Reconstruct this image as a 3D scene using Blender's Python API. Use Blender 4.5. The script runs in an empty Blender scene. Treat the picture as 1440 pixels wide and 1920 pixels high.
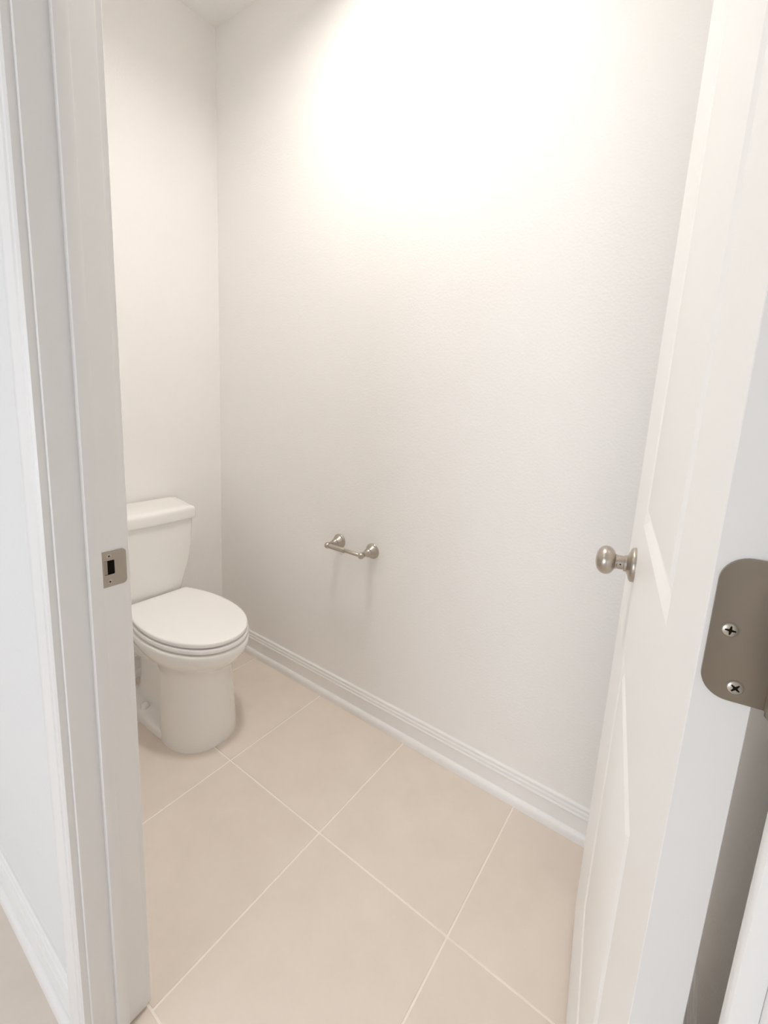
import bpy, bmesh, math, random
from mathutils import Vector, Matrix

S = bpy.context.scene
COL = S.collection
PI = math.pi

# ------------------------------------------------------------------ camera
F_PX = 854.443
YAW, PITCH, ROLL = math.radians(35.389), math.radians(10.1431), math.radians(2.9716)
CAM = Vector((1.79788, -1.23316, 1.21232))
fwd0 = Vector((-math.sin(YAW), math.cos(YAW), 0)); rgt0 = Vector((math.cos(YAW), math.sin(YAW), 0)); up0 = Vector((0, 0, 1))
fwd = fwd0 * math.cos(PITCH) - up0 * math.sin(PITCH)
upv = up0 * math.cos(PITCH) + fwd0 * math.sin(PITCH)
rgt = rgt0 * math.cos(ROLL) + upv * math.sin(ROLL)
upr = upv * math.cos(ROLL) - rgt0 * math.sin(ROLL)
cd = bpy.data.cameras.new('camera'); cam = bpy.data.objects.new('camera', cd); COL.objects.link(cam)
cd.sensor_fit = 'HORIZONTAL'; cd.sensor_width = 36.0; cd.lens = F_PX * 36.0 / 1440.0
cd.shift_y = -72.12 / 1440.0
cd.clip_start = 0.02
m = Matrix((rgt, upr, -fwd)).transposed().to_4x4(); m.translation = CAM
cam.matrix_world = m
S.camera = cam

# ------------------------------------------------------------------ world, light, exposure
S.view_settings.view_transform = 'Standard'; S.view_settings.look = 'None'
S.view_settings.exposure = 0.47; S.view_settings.gamma = 1.0
S.view_settings.use_curve_mapping = False
W = bpy.data.worlds.new('world'); S.world = W; W.use_nodes = True
wb = W.node_tree.nodes['Background']; wb.inputs[0].default_value = (0.88, 0.93, 1.0, 1); wb.inputs[1].default_value = 3.6
DOME_W = 122.0            # strength of the recessed disc light of the toilet room
DOME_C = (1.0, 0.955, 0.905)
HALL_W = 9.0             # strength of the fill dome added in the room outside
HALL_C = (1.0, 0.98, 0.96)
S.cycles.max_bounces = 14; S.cycles.diffuse_bounces = 10; S.cycles.glossy_bounces = 6
S.cycles.use_denoising = True
S.cycles.use_adaptive_sampling = True; S.cycles.adaptive_threshold = 0.02; S.cycles.adaptive_min_samples = 16
S.cycles.sample_clamp_indirect = 8.0

# ------------------------------------------------------------------ materials
def mat(name, col, rough=0.5, metal=0.0, spec=0.5, bump=None, var=None, coat=0.0):
    mt = bpy.data.materials.new(name); mt.use_nodes = True
    nt = mt.node_tree; b = nt.nodes['Principled BSDF']
    b.inputs['Base Color'].default_value = (*col, 1); b.inputs['Roughness'].default_value = rough
    b.inputs['Metallic'].default_value = metal
    b.inputs['Specular IOR Level'].default_value = spec
    b.inputs['Coat Weight'].default_value = coat
    tc = nt.nodes.new('ShaderNodeTexCoord')
    if bump:
        sc, st, dist = bump
        n = nt.nodes.new('ShaderNodeTexNoise'); n.inputs['Scale'].default_value = sc; n.inputs['Detail'].default_value = 3
        n.inputs['Roughness'].default_value = 0.45
        bp = nt.nodes.new('ShaderNodeBump'); bp.inputs['Strength'].default_value = st; bp.inputs['Distance'].default_value = dist
        nt.links.new(tc.outputs['Object'], n.inputs['Vector']); nt.links.new(n.outputs['Fac'], bp.inputs['Height'])
        nt.links.new(bp.outputs['Normal'], b.inputs['Normal'])
    if var:
        sc, c2 = var
        n2 = nt.nodes.new('ShaderNodeTexNoise'); n2.inputs['Scale'].default_value = sc; n2.inputs['Detail'].default_value = 6
        n2.inputs['Roughness'].default_value = 0.6
        rp = nt.nodes.new('ShaderNodeValToRGB')
        rp.color_ramp.elements[0].position = 0.3; rp.color_ramp.elements[0].color = (*col, 1)
        rp.color_ramp.elements[1].position = 0.72; rp.color_ramp.elements[1].color = (*c2, 1)
        g = nt.nodes.new('ShaderNodeNewGeometry')
        nt.links.new(g.outputs['Position'], n2.inputs['Vector']); nt.links.new(n2.outputs['Fac'], rp.inputs['Fac'])
        nt.links.new(rp.outputs['Color'], b.inputs['Base Color'])
    return mt
def emit(name, col, st):
    mt = bpy.data.materials.new(name); mt.use_nodes = True
    nt = mt.node_tree; nt.nodes.clear()
    e = nt.nodes.new('ShaderNodeEmission'); e.inputs[0].default_value = (*col, 1); e.inputs[1].default_value = st
    o = nt.nodes.new('ShaderNodeOutputMaterial'); nt.links.new(e.outputs[0], o.inputs[0])
    return mt

M_WALL = mat('wall_paint', (0.885, 0.870, 0.850), 0.55, spec=0.3, bump=(150, 0.30, 0.0022))
M_HALL = mat('hall_wall_paint', (0.80, 0.80, 0.80), 0.6, spec=0.3, bump=(150, 0.2, 0.002))
M_CEIL = mat('ceiling_paint', (0.88, 0.87, 0.85), 0.8, spec=0.2, bump=(90, 0.25, 0.003))
M_TRIM = mat('trim_enamel', (0.87, 0.86, 0.85), 0.32, spec=0.45)
M_DOOR = mat('door_enamel', (0.87, 0.86, 0.845), 0.34, spec=0.45, bump=(60, 0.03, 0.001))
M_TILE = mat('floor_tile', (0.735, 0.655, 0.575), 0.42, spec=0.35, bump=(220, 0.10, 0.0008), var=(9.0, (0.78, 0.70, 0.62)))
M_GROUT = mat('grout', (0.90, 0.84, 0.77), 0.9, spec=0.1, bump=(500, 0.2, 0.0005))
M_PORC = mat('porcelain', (0.87, 0.855, 0.825), 0.10, spec=0.5)
M_SEAT = mat('seat_plastic', (0.90, 0.885, 0.87), 0.22, spec=0.5)
M_NICKEL = mat('satin_nickel', (0.50, 0.455, 0.40), 0.30, metal=1.0)
M_STRIKE = mat('strike_nickel', (0.40, 0.355, 0.30), 0.34, metal=1.0)
M_HINGE = mat('hinge_nickel', (0.34, 0.295, 0.24), 0.36, metal=1.0, bump=(400, 0.05, 0.0004))
M_SCREW = mat('screw_nickel', (0.56, 0.52, 0.46), 0.36, metal=0.9)
M_DARK = mat('recess_shade', (0.014, 0.010, 0.006), 0.9, spec=0.05)  # near-black tone standing in for shade inside holes and slots
M_SEAT_SHADE = mat('screw_gap_shade', (0.25, 0.21, 0.17), 0.9)  # brown tone used as painted shade around the hinge screws
M_CHROME = mat('dull_chrome', (0.20, 0.18, 0.15), 0.3, metal=1.0)
M_HOSE = mat('braided_hose', (0.40, 0.38, 0.35), 0.45, metal=0.7)
M_DOME = emit('dome_glass_lit', DOME_C, DOME_W)
M_FILL_DOME = emit('hall_fill_dome', HALL_C, HALL_W)

# ------------------------------------------------------------------ mesh helpers
def obj(name, bm, mt, parent=None, smooth=False, angle=None):
    me = bpy.data.meshes.new(name); bmesh.ops.recalc_face_normals(bm, faces=bm.faces[:]); bm.to_mesh(me); bm.free()
    o = bpy.data.objects.new(name, me); COL.objects.link(o); me.materials.append(mt)
    if smooth or angle:
        for p in me.polygons: p.use_smooth = True
        if angle:
            me.set_sharp_from_angle(angle=math.radians(angle))
    if parent: o.parent = parent
    return o
def empty(name, loc=(0, 0, 0), rz=0):
    o = bpy.data.objects.new(name, None); COL.objects.link(o); o.location = loc; o.rotation_euler = (0, 0, rz)
    o.empty_display_size = 0.05
    return o
def tag(o, label=None, cat=None, kind=None, group=None):
    if label: o['label'] = label
    if cat: o['category'] = cat
    if kind: o['kind'] = kind
    if group: o['group'] = group
    return o
def box(bm, x0, x1, y0, y1, z0, z1, bev=0.0, seg=1):
    r = bmesh.ops.create_cube(bm, size=1.0)
    for v in r['verts']:
        v.co = Vector(((x0 + x1) / 2 + v.co.x * (x1 - x0), (y0 + y1) / 2 + v.co.y * (y1 - y0), (z0 + z1) / 2 + v.co.z * (z1 - z0)))
    if bev:
        es = set(e for v in r['verts'] for e in v.link_edges)
        bmesh.ops.bevel(bm, geom=list(es), offset=bev, segments=seg, affect='EDGES', profile=0.5)
    return bm
def new(): return bmesh.new()
def loft(bm, rings, cap0=True, cap1=True):
    vs = [[bm.verts.new(p) for p in r] for r in rings]
    n = len(rings[0])
    for a, b in zip(vs, vs[1:]):
        for i in range(n):
            j = (i + 1) % n
            bm.faces.new((a[i], a[j], b[j], b[i]))
    if cap0: bm.faces.new(vs[0][::-1])
    if cap1: bm.faces.new(vs[-1])
    return bm
def lathe(bm, prof, axis_o, axis_d, seg=40, cap=True):
    """prof: list of (distance along axis, radius)"""
    d = Vector(axis_d).normalized(); a = d.orthogonal().normalized(); b = d.cross(a)
    o = Vector(axis_o); rings = []
    for t, r in prof:
        rings.append([o + d * t + (a * math.cos(2 * PI * k / seg) + b * math.sin(2 * PI * k / seg)) * max(r, 1e-4) for k in range(seg)])
    return loft(bm, rings, cap, cap)
def tube(bm, pts, r, seg=14):
    pts = [Vector(p) for p in pts]; rings = []
    prev = None
    for i, p in enumerate(pts):
        d = (pts[min(i + 1, len(pts) - 1)] - pts[max(i - 1, 0)]).normalized()
        a = d.orthogonal().normalized() if prev is None else (prev - d * prev.dot(d)).normalized()
        prev = a; b = d.cross(a)
        rr = r[i] if isinstance(r, (list, tuple)) else r
        rings.append([p + (a * math.cos(2 * PI * k / seg) + b * math.sin(2 * PI * k / seg)) * rr for k in range(seg)])
    return loft(bm, rings)
def prism(bm, poly, f0, f1):
    """extrude a 2-D polygon: f0/f1 map (u,v) to the two end points"""
    a = [bm.verts.new(f0(u, v)) for u, v in poly]; b = [bm.verts.new(f1(u, v)) for u, v in poly]
    n = len(poly)
    for i in range(n):
        j = (i + 1) % n
        bm.faces.new((a[i], a[j], b[j], b[i]))
    bm.faces.new(a[::-1]); bm.faces.new(b)
    return bm
def rounded(poly, rads, seg=6):
    """2-D polygon with rounded corners"""
    out = []; n = len(poly)
    for i in range(n):
        p = Vector(poly[i]); a = Vector(poly[i - 1]); b = Vector(poly[(i + 1) % n]); r = rads[i] if isinstance(rads, (list, tuple)) else rads
        da = (a - p).normalized(); db = (b - p).normalized()
        ang = math.acos(max(-1, min(1, da.dot(db))))
        if r <= 0 or ang > PI - 0.02: out.append((p.x, p.y)); continue
        t = r / math.tan(ang / 2); c = p + (da + db).normalized() * (r / math.sin(ang / 2))
        s = p + da * t - c; e = p + db * t - c
        a0 = math.atan2(s.y, s.x); a1 = math.atan2(e.y, e.x); d = (a1 - a0 + PI) % (2 * PI) - PI
        for k in range(seg + 1):
            w = a0 + d * k / seg
            out.append((c.x + r * math.cos(w), c.y + r * math.sin(w)))
    return out

# ------------------------------------------------------------------ dimensions of the place
YB = 0.006            # face of the long wall
XR = 1.930            # wall behind the open door
YI, YO = -0.906, -0.998   # room side and hall side of the door wall
H = 2.575
XJ, XH = 1.063, 1.862     # latch jamb face, hinge jamb face
HX0, HX1, HY0 = -0.75, 3.6, -3.1   # the room outside the door

def struct(name, bm, mt, label, cat, parent=None, **k):
    o = obj(name, bm, mt, parent, **k)
    if not parent: tag(o, label, cat, 'structure')
    return o

# floor: grout bed with every tile laid on it
floor = struct('floor', box(new(), HX0 - .1, HX1 + .1, HY0 - .1, YB + .1, -0.06, -0.0012), M_GROUT,
               'floor of large beige square tiles with thin pale grout joints', 'floor')
TX, TY = 0.40, 0.46708
GX0, GY0 = 0.67456, -0.43588
G = 0.0023
def clip(a, b, lo, hi): return max(a, lo), min(b, hi)
tiles = {}
for i in range(-5, 9):
    for j in range(-7, 3):
        y0, y1 = GY0 + j * TY + G, GY0 + (j + 1) * TY - G
        gx = GX0 if y0 > YI - 0.05 else GX0 - 0.09
        x0, x1 = gx + i * TX + G, gx + (i + 1) * TX - G
        if y0 > YI - 0.05:   # inside the toilet room
            lx, hx, ly, hy = 0.0, XR, YI - 0.1, YB
        else:
            lx, hx, ly, hy = HX0, HX1, HY0, YO + 0.1
        x0, x1 = clip(x0, x1, lx, hx); y0, y1 = clip(y0, y1, ly, hy)
        if x1 - x0 < 0.02 or y1 - y0 < 0.02: continue
        dx, dy = round(x1 - x0, 4), round(y1 - y0, 4)
        if (dx, dy) not in tiles:
            o = obj('tile', box(new(), 0, dx, 0, dy, -0.009, 0.0, 0.0008), M_TILE, floor)
            tiles[dx, dy] = o
        else:
            o = tiles[dx, dy].copy(); COL.objects.link(o); o.parent = floor
        o.location = (x0, y0, 0)

LX, LY, LR, LD = 0.94, -0.44, 0.092, 0.042      # recessed can light: centre, radius, depth
bm = new(); q = 0.2
for a in ((HX0 - .1, LX - q, HY0 - .1, YB + .1), (LX + q, HX1 + .1, HY0 - .1, YB + .1), (LX - q, LX + q, HY0 - .1, LY - q), (LX - q, LX + q, LY + q, YB + .1)):
    box(bm, *a, H, H + .1)
n = 48; ra = []; rb = []
for k in range(n):
    w = 2 * PI * k / n; c, si = math.cos(w), math.sin(w); f = q / max(abs(c), abs(si))
    ra.append(bm.verts.new((LX + (LR + .004) * c, LY + (LR + .004) * si, H))); rb.append(bm.verts.new((LX + f * c, LY + f * si, H)))
for k in range(n):
    j = (k + 1) % n; bm.faces.new((ra[k], ra[j], rb[j], rb[k]))
struct('ceiling', bm, M_CEIL, 'plain white ceiling over the toilet room', 'ceiling')
struct('wall_back', box(new(), -0.1, XR + .1, YB, YB + .1, 0, H), M_WALL, 'long off-white textured wall carrying the toilet paper holder', 'wall')
struct('wall_left', box(new(), -0.1, 0, YI, YB, 0, H), M_WALL, 'short off-white wall behind the toilet tank', 'wall')
struct('wall_right', box(new(), XR, XR + .1, YI, YB, 0, H), M_WALL, 'short off-white wall hidden behind the open door', 'wall')
wf = [(HX0, 0), (XJ - .018, 0), (XJ - .018, 2.068), (XH + .018, 2.068), (XH + .018, 0), (HX1, 0), (HX1, H), (HX0, H)]
struct('wall_front', prism(new(), wf, lambda u, v: (u, YI - .002, v), lambda u, v: (u, YO, v)), M_HALL,
       'wall with the doorway, cool white on its outer side', 'wall')
struct('wall_west', box(new(), HX0 - .1, HX0, HY0, YO, 0, H), M_HALL, 'side wall of the outer room on the left', 'wall')
# south wall of the outer room, with an unseen window added for cool light
struct('wall_east', box(new(), HX1, HX1 + .1, HY0, YO, 0, H), M_HALL, 'side wall of the outer room on the right', 'wall')
WX0, WX1, WZ0, WZ1 = 0.15, 1.60, 0.25, 1.60
bm = new()
for a in ((HX0, WX0, 0, H), (WX1, HX1, 0, H), (WX0, WX1, 0, WZ0), (WX0, WX1, WZ1, H)):
    box(bm, a[0], a[1], HY0 - .1, HY0, a[2], a[3])
struct('wall_south', bm, M_HALL, 'wall of the outer room behind the viewer with the added daylight window', 'wall')
win = empty('added_window_1', ((WX0 + WX1) / 2, HY0, WZ0)); tag(win, 'white framed window added out of view in the outer room for cool daylight', 'window', 'structure')
wy = (WX1 - WX0) / 2; wz = WZ1 - WZ0
bm = new()
for a in ((-wy, -wy + .05, 0, wz), (wy - .05, wy, 0, wz), (-wy, wy, 0, .05), (-wy, wy, wz - .05, wz)):
    box(bm, a[0], a[1], -.08, -.02, a[2], a[3])
obj('added_window_frame', bm, M_TRIM, win)
obj('mullion', box(new(), -.02, .02, -.07, -.03, .05, wz - .05), M_TRIM, win)
ld = bpy.data.lights.new('added_window_portal', 'AREA'); ld.shape = 'RECTANGLE'; ld.size = WX1 - WX0; ld.size_y = wz; ld.cycles.is_portal = True
lo = bpy.data.objects.new('added_window_portal', ld); COL.objects.link(lo)
lo.location = ((WX0 + WX1) / 2, HY0 - 0.05, (WZ0 + WZ1) / 2); lo.rotation_euler = (PI / 2, 0, 0)

# baseboards with a cap moulding and a rounded shoe
BASE = [(0, 0), (.0105, 0), (.0105, .072), (.0118, .0735), (.0128, .077), (.0118, .0805), (.0092, .0815), (.0092, .0835), (.0102, .0865), (.0095, .091),
        (.0070, .0935), (.0066, .0975), (.0080, .1005), (.0072, .104), (.0040, .1065), (0, .1065)]
SHOE = [(.0100, 0), (.0210, 0), (.0210, .010)] + [(.0105 + .0105 * math.cos(a), .010 + .020 * math.sin(a)) for a in [PI / 2 * k / 7 for k in range(1, 8)]] + [(.0100, .030)]
def baseboard(name, label, p0, p1, nrm, mit=(0, 0)):
    p0 = Vector((*p0, 0)); p1 = Vector((*p1, 0)); nv = Vector((*nrm, 0)); d = (p1 - p0).normalized()
    f = lambda p, s: (lambda u, v: p + nv * u + d * (u * s) + Vector((0, 0, v)))
    o = struct(name, prism(new(), BASE, f(p0, mit[0]), f(p1, mit[1])), M_TRIM, label, 'baseboard', angle=25, smooth=True)
    obj('shoe_moulding', prism(new(), SHOE, f(p0, mit[0]), f(p1, mit[1])), M_TRIM, o, smooth=True, angle=40)
    return o
baseboard('baseboard_back', 'white baseboard with rounded shoe along the long wall', (0, YB), (XR, YB), (0, -1), (1, -1))
baseboard('baseboard_left', 'white baseboard behind the toilet', (0, YI), (0, YB), (1, 0), (0, -1))
baseboard('baseboard_right', 'white baseboard on the wall behind the door', (XR, YI), (XR, YB), (-1, 0), (0, -1))
baseboard('baseboard_front', 'white baseboard left of the doorway on the outer wall', (HX0, YO), (XJ - .0665, YO), (0, -1))
baseboard('baseboard_east', 'white baseboard right of the doorway on the outer wall', (XH + .0665, YO), (HX1, YO), (0, -1))

# door frame: jambs with stops, and casings
def jamb(name, label, x, sgn):
    """sgn +1: face looks to +x"""
    o = struct(name, box(new(), x - .018 * sgn if sgn > 0 else x, x if sgn > 0 else x + .018, YO - .0004, YI, 0.005, 2.05, 0.0016, 2), M_TRIM, label, 'door frame', smooth=True, angle=40)
    x0, x1 = (x, x + .011) if sgn > 0 else (x - .011, x)
    obj('door_stop', box(new(), x0 - .001, x1, -0.9610, -0.9425, 0.005, 2.05, 0.0012, 2), M_TRIM, o, smooth=True, angle=40)
    return o
j1 = jamb('trim_1', 'white door jamb on the left with the strike plate', XJ, 1)
j2 = jamb('trim_2', 'white door jamb on the right with the hinge', XH, -1)
bm = box(new(), XJ - .018, XH + .018, YO + .002, YI, 2.05, 2.068)
j3 = struct('trim_3', bm, M_TRIM, 'white head jamb over the doorway', 'door frame')
CAS = [(0, 0), (0, .010), (.004, .0125), (.012, .0120), (.014, .0100), (.017, .0100), (.020, .0125), (.036, .0150), (.050, .0155), (.056, .0135), (.057, 0)]
def casing(name, label, x, sgn, y, ys, z1=2.11):
    f = lambda z: (lambda u, v: (x - sgn * u, y + ys * v, z if z < 1 else 2.055 + u))
    return struct(name, prism(new(), CAS, f(0.0), f(2.0)), M_TRIM, label, 'door casing', smooth=True, angle=30)
casing('trim_4', 'white moulded casing left of the doorway on the outer wall', XJ - .007, 1, YO, -1)
casing('trim_5', 'white moulded casing right of the doorway on the outer wall', XH + .007, -1, YO, -1)
casing('trim_6', 'white casing left of the doorway inside the toilet room', XJ - .006, 1, YI, 1)
casing('trim_7', 'white casing right of the doorway inside the toilet room', XH + .006, -1, YI, 1)
for nm, y, ys, lb in (('trim_8', YO, -1, 'white casing over the doorway on the outer wall'), ('trim_9', YI, 1, 'white casing over the doorway inside the toilet room')):
    f = lambda x, s: (lambda u, v: (x + s * u, y + ys * v, 2.055 + u))
    struct(nm, prism(new(), CAS, f(XJ - .006, -1), f(XH + .006, 1)), M_TRIM, lb, 'door casing', smooth=True, angle=30)

# strike plate on the left jamb
sz0, sz1, sy0, sy1 = 0.8880, 0.9460, -0.9405, -0.9030
def ring_plate(bm, outer, hole, x0, x1):
    n = len(outer)
    def pick(q):  # nearest hole point per outer point keeps the ring simple
        return q
    oa = [bm.verts.new((x1, y, z)) for y, z in outer]; ob = [bm.verts.new((x0, y, z)) for y, z in outer]
    ha = [bm.verts.new((x1, y, z)) for y, z in hole]; hb = [bm.verts.new((x0, y, z)) for y, z in hole]
    for i in range(n):
        j = (i + 1) % n
        bm.faces.new((oa[i], oa[j], ob[j], ob[i])); bm.faces.new((ha[j], ha[i], hb[i], hb[j]))
        bm.faces.new((oa[i], ha[i], ha[j], oa[j])); bm.faces.new((ob[j], hb[j], hb[i], ob[i]))
op = rounded([(sy0, sz0), (sy1, sz0), (sy1, sz1), (sy0, sz1)], [.003, .0065, .0065, .003], 6)
hp = rounded([(-.9365, .9080), (-.9212, .9080), (-.9212, .9312), (-.9365, .9312)], [.0012] * 4, 6)
bm = new(); ring_plate(bm, op, hp, XJ - .0003, XJ + .0012)
for v in bm.verts:                       # lip curves away past the jamb edge
    t = max(0, v.co.y + .906) / .003
    v.co.x -= 0.0005 * t * t
sp = obj('strike_plate', bm, M_STRIKE, j1); tag(sp, 'satin nickel strike plate')
# near-black plate fills the hole, its colour standing in for the shade inside
obj('mortise_shade', box(new(), XJ - .0004, XJ + .0003, -.9368, -.9208, .9076, .9316), M_DARK, sp)
obj('strike_tab', box(new(), XJ - .0003, XJ + .0006, -.9364, -.9312, .9086, .9306, .0003), M_HINGE, sp)
def screw(parent, o, d, r, a0=0.3, nm='screw', cross=M_DARK):
    bm = lathe(new(), [(0, r), (.0003, r), (.0009, r * .7), (.0011, 0)], o, d, 24)
    s = obj(nm, bm, M_SCREW, parent, smooth=True, angle=40)
    return s
def cross_shade(parent, o, d, r, a0):  # near-black cross laid on the head, painted as the shade of its slots
    d = Vector(d).normalized(); a = d.orthogonal().normalized(); b = d.cross(a); o = Vector(o) + d * .00115
    bm = new()
    for q in (0, PI / 2):
        u = a * math.cos(a0 + q) + b * math.sin(a0 + q); w = d.cross(u)
        pts = [u * r + w * r * .12, u * r * .25 + w * r * .27, -u * r * .25 + w * r * .27, -u * r + w * r * .12, -u * r - w * r * .12, -u * r * .25 - w * r * .27, u * r * .25 - w * r * .27, u * r - w * r * .12]
        k = q * 1e-5
        va = [bm.verts.new(o + p + d * k) for p in pts]; vb = [bm.verts.new(o + p + d * (k - .0006)) for p in pts]
        bm.faces.new(va)
        for i in range(8):
            j = (i + 1) % 8; bm.faces.new((va[i], vb[i], vb[j], va[j]))
    return bm
for z, a0 in ((.9385, .2), (.8965, .9)):
    s = screw(sp, (XJ + .0008, -.9290, z), (1, 0, 0), .0034)
    bm = cross_shade(sp, (XJ + .0008, -.9290, z), (1, 0, 0), .0022, a0)
    obj('screw_cross_shade', bm, M_DARK, sp)

# ------------------------------------------------------------------ the open door
TH = math.radians(9.1)
DL, DT, DZ0, DZ1 = 0.740, 0.0300, 0.012, 2.03
FX, FY = 1.693, -0.183
NX, NY = FX + DL * math.sin(TH), FY - DL * math.cos(TH)
# local frame: x along the width from the hinge edge, y through the thickness away from the latch side face, z up
door = bpy.data.objects.new('door_1', None)
PAN = [(0.130, 0.500, 0.285, 0.808), (0.130, 0.500, 1.024, 1.905)]
def door_mesh():
    bm = new()
    xs = [0, PAN[0][0], PAN[0][1], DL]; zs = [DZ0, PAN[0][2], PAN[0][3], PAN[1][2], PAN[1][3], DZ1]
    for side in (0, 1):
        yf = 0.0 if side == 0 else DT; s = 1 if side == 0 else -1
        g = [[bm.verts.new((x, yf, z)) for z in zs] for x in xs]
        for i in range(3):
            for j in range(5):
                if i == 1 and j in (1, 3): continue
                bm.faces.new((g[i][j], g[i + 1][j], g[i + 1][j + 1], g[i][j + 1]))
        for j in (1, 3):
            prev = [g[1][j], g[2][j], g[2][j + 1], g[1][j + 1]]
            x0, x1, z0, z1 = xs[1], xs[2], zs[j], zs[j + 1]
            for ins, dep in ((.002, .0008), (.011, .0064), (.0135, .0072), (.019, .0072), (.0205, .0071), (.0315, .0006), (.0325, .0003)):
                cur = [bm.verts.new((x, yf + s * dep, z)) for x, z in ((x0 + ins, z0 + ins), (x1 - ins, z0 + ins), (x1 - ins, z1 - ins), (x0 + ins, z1 - ins))]
                for k in range(4):
                    q = (k + 1) % 4; bm.faces.new((prev[k], prev[q], cur[q], cur[k]))
                prev = cur
            bm.faces.new(prev)
        if side == 0: ga = g
        else: gb = g
    for j in range(5):
        for i in (0, 3): bm.faces.new((ga[i][j], ga[i][j + 1], gb[i][j + 1], gb[i][j]))
    for i in range(3):
        for j in (0, 5): bm.faces.new((ga[i][j], ga[i + 1][j], gb[i + 1][j], gb[i][j]))
    return bm
bmd = door_mesh()
bmesh.ops.recalc_face_normals(bmd, faces=bmd.faces[:])
ed = [e for e in bmd.edges if all(abs(v.co.x) < 1e-6 for v in e.verts) and abs(e.verts[0].co.y - e.verts[1].co.y) < 1e-6]
ed += [e for e in bmd.edges if all(abs(v.co.x - DL) < 1e-6 for v in e.verts) and abs(e.verts[0].co.y - e.verts[1].co.y) < 1e-6]
bmesh.ops.bevel(bmd, geom=ed, offset=0.0005, segments=1, affect='EDGES')
bpy.data.objects.remove(door)
door = obj('door_1', bmd, M_DOOR, None, smooth=True, angle=18)
tag(door, 'open white two-panel door with a satin nickel knob', 'door', 'structure')
door.location = (NX, NY, 0); door.rotation_euler = (0, 0, PI / 2 + TH)
# local x axis -> (-sin TH, cos TH); local y axis -> (-cos TH, -sin TH): the latch-side face must be the outer one, so mirror y
for v in door.data.vertices: v.co.y = -v.co.y
door.data.flip_normals()
# now local y = 0 is the face seen from the doorway, y = -DT the hidden face
KS, KZ = 0.553, 0.941
def knob(sgn, y):
    k = obj('door_knob', lathe(new(), [(.0300, .0100), (.0308, .0135), (.0330, .0185), (.0368, .0225), (.0412, .0246), (.0455, .0250), (.0500, .0241), (.0540, .0218), (.0575, .0178), (.0598, .0130), (.0611, .0075), (.0615, .0030), (.0616, 0)],
                                (KS, y, KZ), (0, sgn, 0), 48), M_NICKEL, door, smooth=True, angle=60)
    obj('rosette', lathe(new(), [(0, .0297), (.0035, .0297), (.0055, .0290), (.0078, .0262), (.0098, .0208), (.0115, .0162), (.0130, .0143)], (KS, y, KZ), (0, sgn, 0), 48), M_NICKEL, k, smooth=True, angle=50)
    obj('neck', lathe(new(), [(.0105, .0143), (.0165, .0139), (.0173, .0121), (.0275, .0119), (.0288, .0130), (.0303, .0130), (.0315, .0108)], (KS, y, KZ), (0, sgn, 0), 40), M_NICKEL, k, smooth=True, angle=40)
    return k
k1 = knob(1, 0.0); tag(k1, 'satin nickel knob on the doorway side')
obj('pinhole_shade', lathe(new(), [(0, .0013), (.0004, .0013)], (KS - .0118, .0225, KZ), (-1, 0, 0), 12), M_DARK, k1)  # near-black dot on the neck, painted as the shade of a small hole
k2 = knob(-1, -DT); tag(k2, 'satin nickel knob on the hidden side')
lp = obj('latch_plate', box(new(), DL - .0006, DL + .0012, -.027, -.003, KZ - .028, KZ + .028, .0006), M_NICKEL, door)
obj('latch_bolt', box(new(), DL + .001, DL + .011, -.0215, -.0085, KZ - .010, KZ + .010, .003, 2), M_NICKEL, lp)
# three hinges; the middle one is in view
def hinge(zc):
    e0, e1 = 0.0028, DT + 0.0085
    z0, z1 = zc - .0438, zc + .0438
    pl = rounded([(-e0, z0), (-e1, z0), (-e1, z1), (-e0, z1)], [.0148, 0, 0, .0148], 10)
    bm = prism(new(), pl, lambda u, v: (-.0018, u, v), lambda u, v: (.0004, u, v))
    h = obj('hinge', bm, M_HINGE, door, smooth=True, angle=40)
    py = -(DT + .0068); px = -.0042
    for k in range(5):
        a = z0 + (z1 - z0) * k / 5
        obj('knuckle', lathe(new(), [(0.0004, .0050), (.0008, .0056), (.0167, .0056), (.0171, .0050)], (px, py - .0032, a), (0, 0, 1), 24), M_HINGE, h, smooth=True, angle=40)
    obj('hinge_pin', lathe(new(), [(-.004, .003), (-.002, .0052), (0, .0052), (.0876, .0052), (.0896, .0052), (.0916, .003)], (px, py - .0032, z0), (0, 0, 1), 20), M_HINGE, h, smooth=True, angle=50)
    o = (-.0018, -.0213, zc + .0345)
    obj('empty_screw_seat', lathe(new(), [(-.0002, .0044), (.00015, .0044), (.0001, .0034), (-.00005, .0016), (-.00005, 0)], o, (-1, 0, 0), 28), M_HINGE, h, smooth=True, angle=30)
    for y, dz, a0 in ((-.0125, .0, .72), (-.0200, -.0345, .10)):
        o = (-.0018, y, zc + dz)
        obj('seat_shade_ring', lathe(new(), [(-.0002, .0046), (.00025, .0046)], o, (-1, 0, 0), 28), M_SEAT_SHADE, h)  # brown disc whose rim imitates the shaded gap round the screw
        s = obj('hinge_screw', lathe(new(), [(.0000, .0039), (.0005, .0039), (.0009, .0034), (.0011, .001), (.0011, 0)], o, (-1, 0, 0), 28), M_SCREW, h, smooth=True, angle=40)
        obj('screw_cross_shade', cross_shade(h, o, (-1, 0, 0), .0027, a0), M_DARK, h)
    return h
for zc in (0.245, 1.0868, 1.80):
    tag(hinge(zc), 'satin nickel hinge leaf with rounded corners')
# jamb leaves belong to the right jamb
for zc in (0.245, 1.0868, 1.80):
    pl = rounded([(YI + .002, zc - .0438), (YI - .026, zc - .0438), (YI - .026, zc + .0438), (YI + .002, zc + .0438)], [0, .0148, .0148, 0], 8)
    obj('hinge_leaf', prism(new(), pl, lambda u, v: (XH - .0018, u, v), lambda u, v: (XH + .0002, u, v)), M_HINGE, j2)

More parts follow.
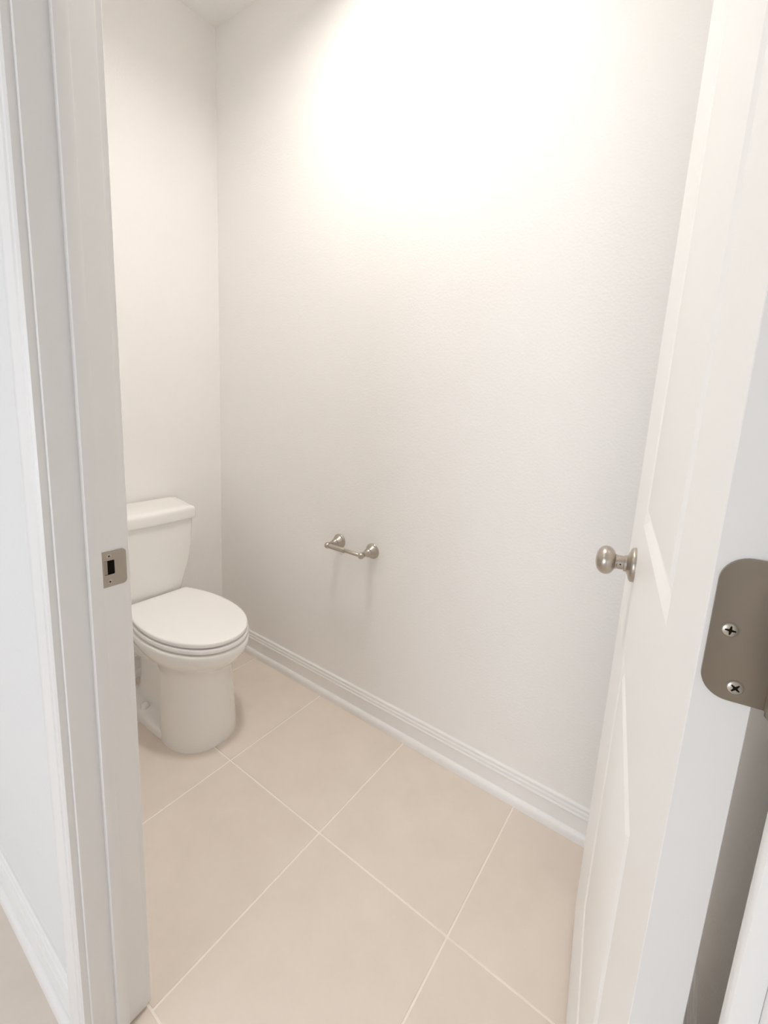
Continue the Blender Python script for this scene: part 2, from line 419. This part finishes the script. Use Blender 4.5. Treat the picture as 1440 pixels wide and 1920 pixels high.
# ------------------------------------------------------------------ toilet
TYC = -0.412
toi = empty('toilet', (0.30, TYC, 0))
tag(toi, 'white two-piece toilet with closed lid standing in the corner', 'toilet')
def tz(o): o.location = (-0.30, -TYC, 0); return o
def egg(xb, xm, xf, B, Bb, p, z, nf=18, nb=9):
    h = []
    for k in range(nb): 
        x = xb + (xm - xb) * k / nb; t = (xm - x) / (xm - xb)
        h.append((x, B - (B - Bb) * t * t))
    for k in range(nf + 1):
        s = math.sin(PI / 2 * k / nf); h.append((xm + (xf - xm) * s, B * max(0, 1 - s ** p) ** (1 / p)))
    L = [(x, TYC - w, z) for x, w in h]; R = [(x, TYC + w, z) for x, w in h[-2::-1]]
    return L + R
def eggpart(name, secs, mt, angle=35):
    bm = loft(new(), [egg(*s) for s in secs])
    return tz(obj(name, bm, mt, toi, smooth=True, angle=angle))
eggpart('bowl', [
    (.40, .46, .588, .121, .113, 2.2, 0.0), (.40, .46, .587, .119, .112, 2.2, .02), (.402, .46, .582, .116, .110, 2.2, .08), (.405, .46, .577, .112, .108, 2.2, .15),
    (.408, .46, .575, .109, .106, 2.2, .20), (.405, .46, .576, .108, .105, 2.2, .235), (.395, .455, .581, .110, .104, 2.2, .255), (.375, .45, .591, .116, .104, 2.15, .275),
    (.345, .44, .607, .126, .104, 2.1, .293), (.30, .43, .628, .139, .106, 2.1, .311), (.25, .42, .645, .150, .110, 2.1, .327), (.215, .412, .655, .1575, .116, 2.1, .343),
    (.203, .41, .660, .1615, .120, 2.1, .358), (.20, .41, .6605, .1620, .121, 2.1, .3710), (.201, .41, .6590, .1608, .120, 2.1, .3765), (.204, .41, .6560, .158, .117, 2.1, .3790), (.21, .41, .6480, .150, .112, 2.1, .3800)], M_PORC, 50)
# foot, trapway and rear deck cast in one piece
def sell(cx, cy, hx, hy, z, n=40, p=4.0):
    out = []
    for k in range(n):
        a = 2 * PI * k / n; c, s = math.cos(a), math.sin(a)
        out.append((cx + hx * math.copysign(abs(c) ** (2 / p), c), cy + hy * math.copysign(abs(s) ** (2 / p), s), z))
    return out
bm = new()
loft(bm, [sell(.297, TYC, .197, .121, 0), sell(.297, TYC, .197, .1205, .020), sell(.297, TYC, .195, .118, .027), sell(.297, TYC, .191, .112, .031), sell(.297, TYC, .184, .098, .0335),
          sell(.297, TYC, .178, .080, .037), sell(.297, TYC, .174, .070, .045), sell(.297, TYC, .172, .064, .065), sell(.297, TYC, .171, .060, .10), sell(.296, TYC, .171, .057, .14),
          sell(.292, TYC, .172, .0560, .19), sell(.287, TYC, .175, .0580, .24), sell(.281, TYC, .180, .0650, .285), sell(.275, TYC, .180, .0750, .33)])
# deck under the tank
loft(bm, [sell(.15, TYC, .10, .070, .20), sell(.15, TYC, .115, .085, .27), sell(.15, TYC, .125, .105, .325), sell(.152, TYC, .128, .112, .36), sell(.152, TYC, .128, .113, .378), sell(.152, TYC, .124, .109, .385)])
tz(obj('base', bm, M_PORC, toi, smooth=True, angle=40))
for s in (-1, 1):
    b = lathe(new(), [(0, .015), (.006, .0150), (.012, .0135), (.017, .0105), (.020, .006), (.021, 0)], (.262, TYC + s * .092, .033), (0, 0, 1), 24)
    tz(obj('bolt_cap', b, M_SEAT, toi, smooth=True, angle=50))
# tank
def tank_ring(z, hwf, hwb, xf, xb=.018, r=.020, bow=.008):
    poly = [(xb, TYC - hwb), (xf - .004, TYC - hwf), (xf + bow * .75, TYC - hwf * .5), (xf + bow, TYC), (xf + bow * .75, TYC + hwf * .5), (xf - .004, TYC + hwf), (xb, TYC + hwb)]
    return [(x, y, z) for x, y in rounded(poly, [.012, r, .25, .4, .25, r, .012], 6)]
bm = loft(new(), [tank_ring(*a) for a in ((.386, .098, .110, .176), (.392, .106, .120, .182), (.405, .110, .132, .186), (.43, .1155, .146, .188), (.456, .122, .156, .189), (.480, .130, .164, .190), (.505, .139, .170, .1905), (.53, .1455, .175, .191),
                                           (.56, .150, .179, .1915), (.60, .1545, .183, .192), (.65, .159, .187, .193), (.692, .1615, .190, .194))])
tz(obj('tank', bm, M_PORC, toi, smooth=True, angle=60))
bm = loft(new(), [tank_ring(z, a, b, c, .012, .016) for z, a, b, c in ((.6895, .1655, .195, .1995), (.691, .1680, .1975, .2025), (.697, .1690, .1985, .2035), (.722, .1690, .1985, .2035), (.729, .1680, .1975, .2020), (.7345, .1640, .193, .1975), (.7370, .155, .184, .188), (.7375, .13, .16, .16))])
tz(obj('tank_lid', bm, M_PORC, toi, smooth=True, angle=60))
eggpart('seat', [(.222, .41, .6460, .144, .107, 2.1, .3845), (.210, .41, .6590, .1560, .117, 2.1, .3850), (.208, .41, .6605, .1575, .118, 2.1, .3870), (.208, .41, .6605, .1575, .118, 2.1, .3975), (.210, .41, .6590, .156, .117, 2.1, .3998), (.222, .41, .646, .144, .107, 2.1, .4004)], M_SEAT, 40)
lid = eggpart('seat_lid', [(.222, .41, .6420, .140, .102, 2.1, .4050), (.207, .41, .6565, .1530, .1125, 2.1, .4055), (.2055, .41, .6580, .1540, .1135, 2.1, .4075), (.2055, .41, .6580, .1540, .1135, 2.1, .4150), (.2065, .41, .6570, .1530, .1125, 2.1, .4178), (.2100, .41, .6530, .1495, .109, 2.1, .4196), (.218, .41, .6450, .142, .102, 2.1, .4204), (.24, .41, .60, .11, .08, 2.1, .4210)], M_SEAT, 45)
# soft pads that hold lid and seat apart at the back
for s in (-1, 1):
    tz(obj('seat_hinge', box(new(), .200, .226, TYC + s * .075 - .018, TYC + s * .075 + .018, .384, .4135, .005, 3), M_SEAT, toi, smooth=True, angle=40))
    b = lathe(new(), [(0, .006), (.004, .006), (.005, .004)], (.235, TYC + s * .066, .4013), (0, 0, 1), 16)
    tz(obj('seat_bumper', b, M_SEAT, toi))

# ------------------------------------------------------------------ water supply valve beside the toilet
vy = -0.555
val = empty('supply_valve', (0.0, vy, 0.11)); tag(val, 'small metal water shutoff valve on the wall behind the toilet', 'valve')
def vz(o): o.location = (0, -vy, -0.11); return o
vz(obj('escutcheon', lathe(new(), [(0.0, .026), (.004, .025), (.009, .014), (.010, .010)], (0.0002, vy, .11), (1, 0, 0), 28), M_CHROME, val, smooth=True, angle=50))
vz(obj('valve_body', lathe(new(), [(.008, .008), (.035, .008), (.036, .0115), (.062, .0115), (.063, .008), (.076, .007)], (0, vy, .11), (1, 0, 0), 24), M_CHROME, val, smooth=True, angle=40))
hb = lathe(new(), [(0, .010), (.002, .0145), (.008, .0150), (.011, .012), (.012, 0)], (0, 0, 0), (1, 0, 0), 28)
for v in hb.verts: v.co = Vector((v.co.x + .076, v.co.y * 1.5 + vy, v.co.z * .75 + .11))
vz(obj('valve_handle', hb, M_CHROME, val, smooth=True, angle=50))
vz(obj('supply_hose', tube(new(), [(.049, vy, .117), (.049, vy, .16), (.055, vy - .012, .22), (.075, vy - .016, .28), (.092, vy - .0, .33), (.096, vy + .002, .384), (.096, vy + .002, .402)], .0058, 14), M_HOSE, val, smooth=True))

# ------------------------------------------------------------------ toilet paper holder
PX0, PX1, PZ, PD = 0.731, 0.886, 0.657, 0.066
tp = empty('toilet_paper_holder', ((PX0 + PX1) / 2, YB, PZ)); tag(tp, 'empty satin nickel toilet paper holder on the long wall', 'toilet paper holder')
def pz(o): o.location = (-(PX0 + PX1) / 2, -YB, -PZ); return o
for x in (PX0, PX1):
    p = pz(obj('post', lathe(new(), [(0, .0275), (.003, .0275), (.005, .0262), (.0065, .0225), (.0085, .0235), (.011, .0225), (.019, .0160), (.024, .0135), (.026, .0150), (.029, .0150), (.031, .0125), (.045, .0095), (.052, .0085), (.056, .0085)],
                           (x, YB, PZ), (0, -1, 0), 40), M_NICKEL, tp, smooth=True, angle=40))
    c = Vector((x, YB - PD, PZ)); prof = [(-.0115 * math.cos(PI * k / 14), .0115 * math.sin(PI * k / 14)) for k in range(15)]
    pz(obj('post_ball', lathe(new(), prof, c, (1, 0, 0), 28), M_NICKEL, tp, smooth=True))
mid = PX0 + 0.082
r = pz(obj('roller', lathe(new(), [(.008, .0060), (.012, .0088), (.020, .0092), (.070, .0092), (.080, .0092), (.0815, .0084), (.082, .0066)], (PX0, YB - PD, PZ), (1, 0, 0), 28), M_NICKEL, tp, smooth=True, angle=40))
pz(obj('roller_inner', lathe(new(), [(.080, .0066), (.150, .0066), (.152, .005)], (PX0, YB - PD, PZ), (1, 0, 0), 24), M_NICKEL, tp, smooth=True, angle=40))

# ------------------------------------------------------------------ ceiling light and an added fill dome
def dome(name, label, x, y, R, mt):
    t = empty(name, (x, y, H)); tag(t, label, 'ceiling light')
    obj('canopy', lathe(new(), [(0, R + .012), (-.018, R + .012), (-.022, R + .006), (-.022, R - .004)], (0, 0, 0), (0, 0, 1), 48), M_NICKEL, t, smooth=True, angle=40)
    obj('glass_dome', lathe(new(), [(-.021, R)] + [(-.021 - .075 * math.sin(a), R * math.cos(a)) for a in [PI / 2 * k / 8 for k in range(1, 9)]], (0, 0, 0), (0, 0, 1), 40), mt, t, smooth=True)
t = empty('ceiling_light', (LX, LY, H)); tag(t, 'round recessed can light in the toilet room ceiling', 'ceiling light')
bm = lathe(new(), [(LD + .004, LR + .003), (0.0, LR + .003), (-.0005, LR + .022), (-.004, LR + .021), (-.006, LR + .004), (-.004, LR), (0.0, LR), (LD, LR)], (0, 0, 0), (0, 0, 1), 48, cap=False)
obj('trim_ring', bm, M_TRIM, t, smooth=True, angle=40)
obj('lens', lathe(new(), [(LD - .001, LR), (LD + .003, LR)], (0, 0, 0), (0, 0, 1), 48), M_DOME, t)
dome('ceiling_light', 'round glass dome added out of view as fill light outside the doorway', 0.4, -2.0, 0.15, M_FILL_DOME)  # lamp added out of view to brighten the outer room
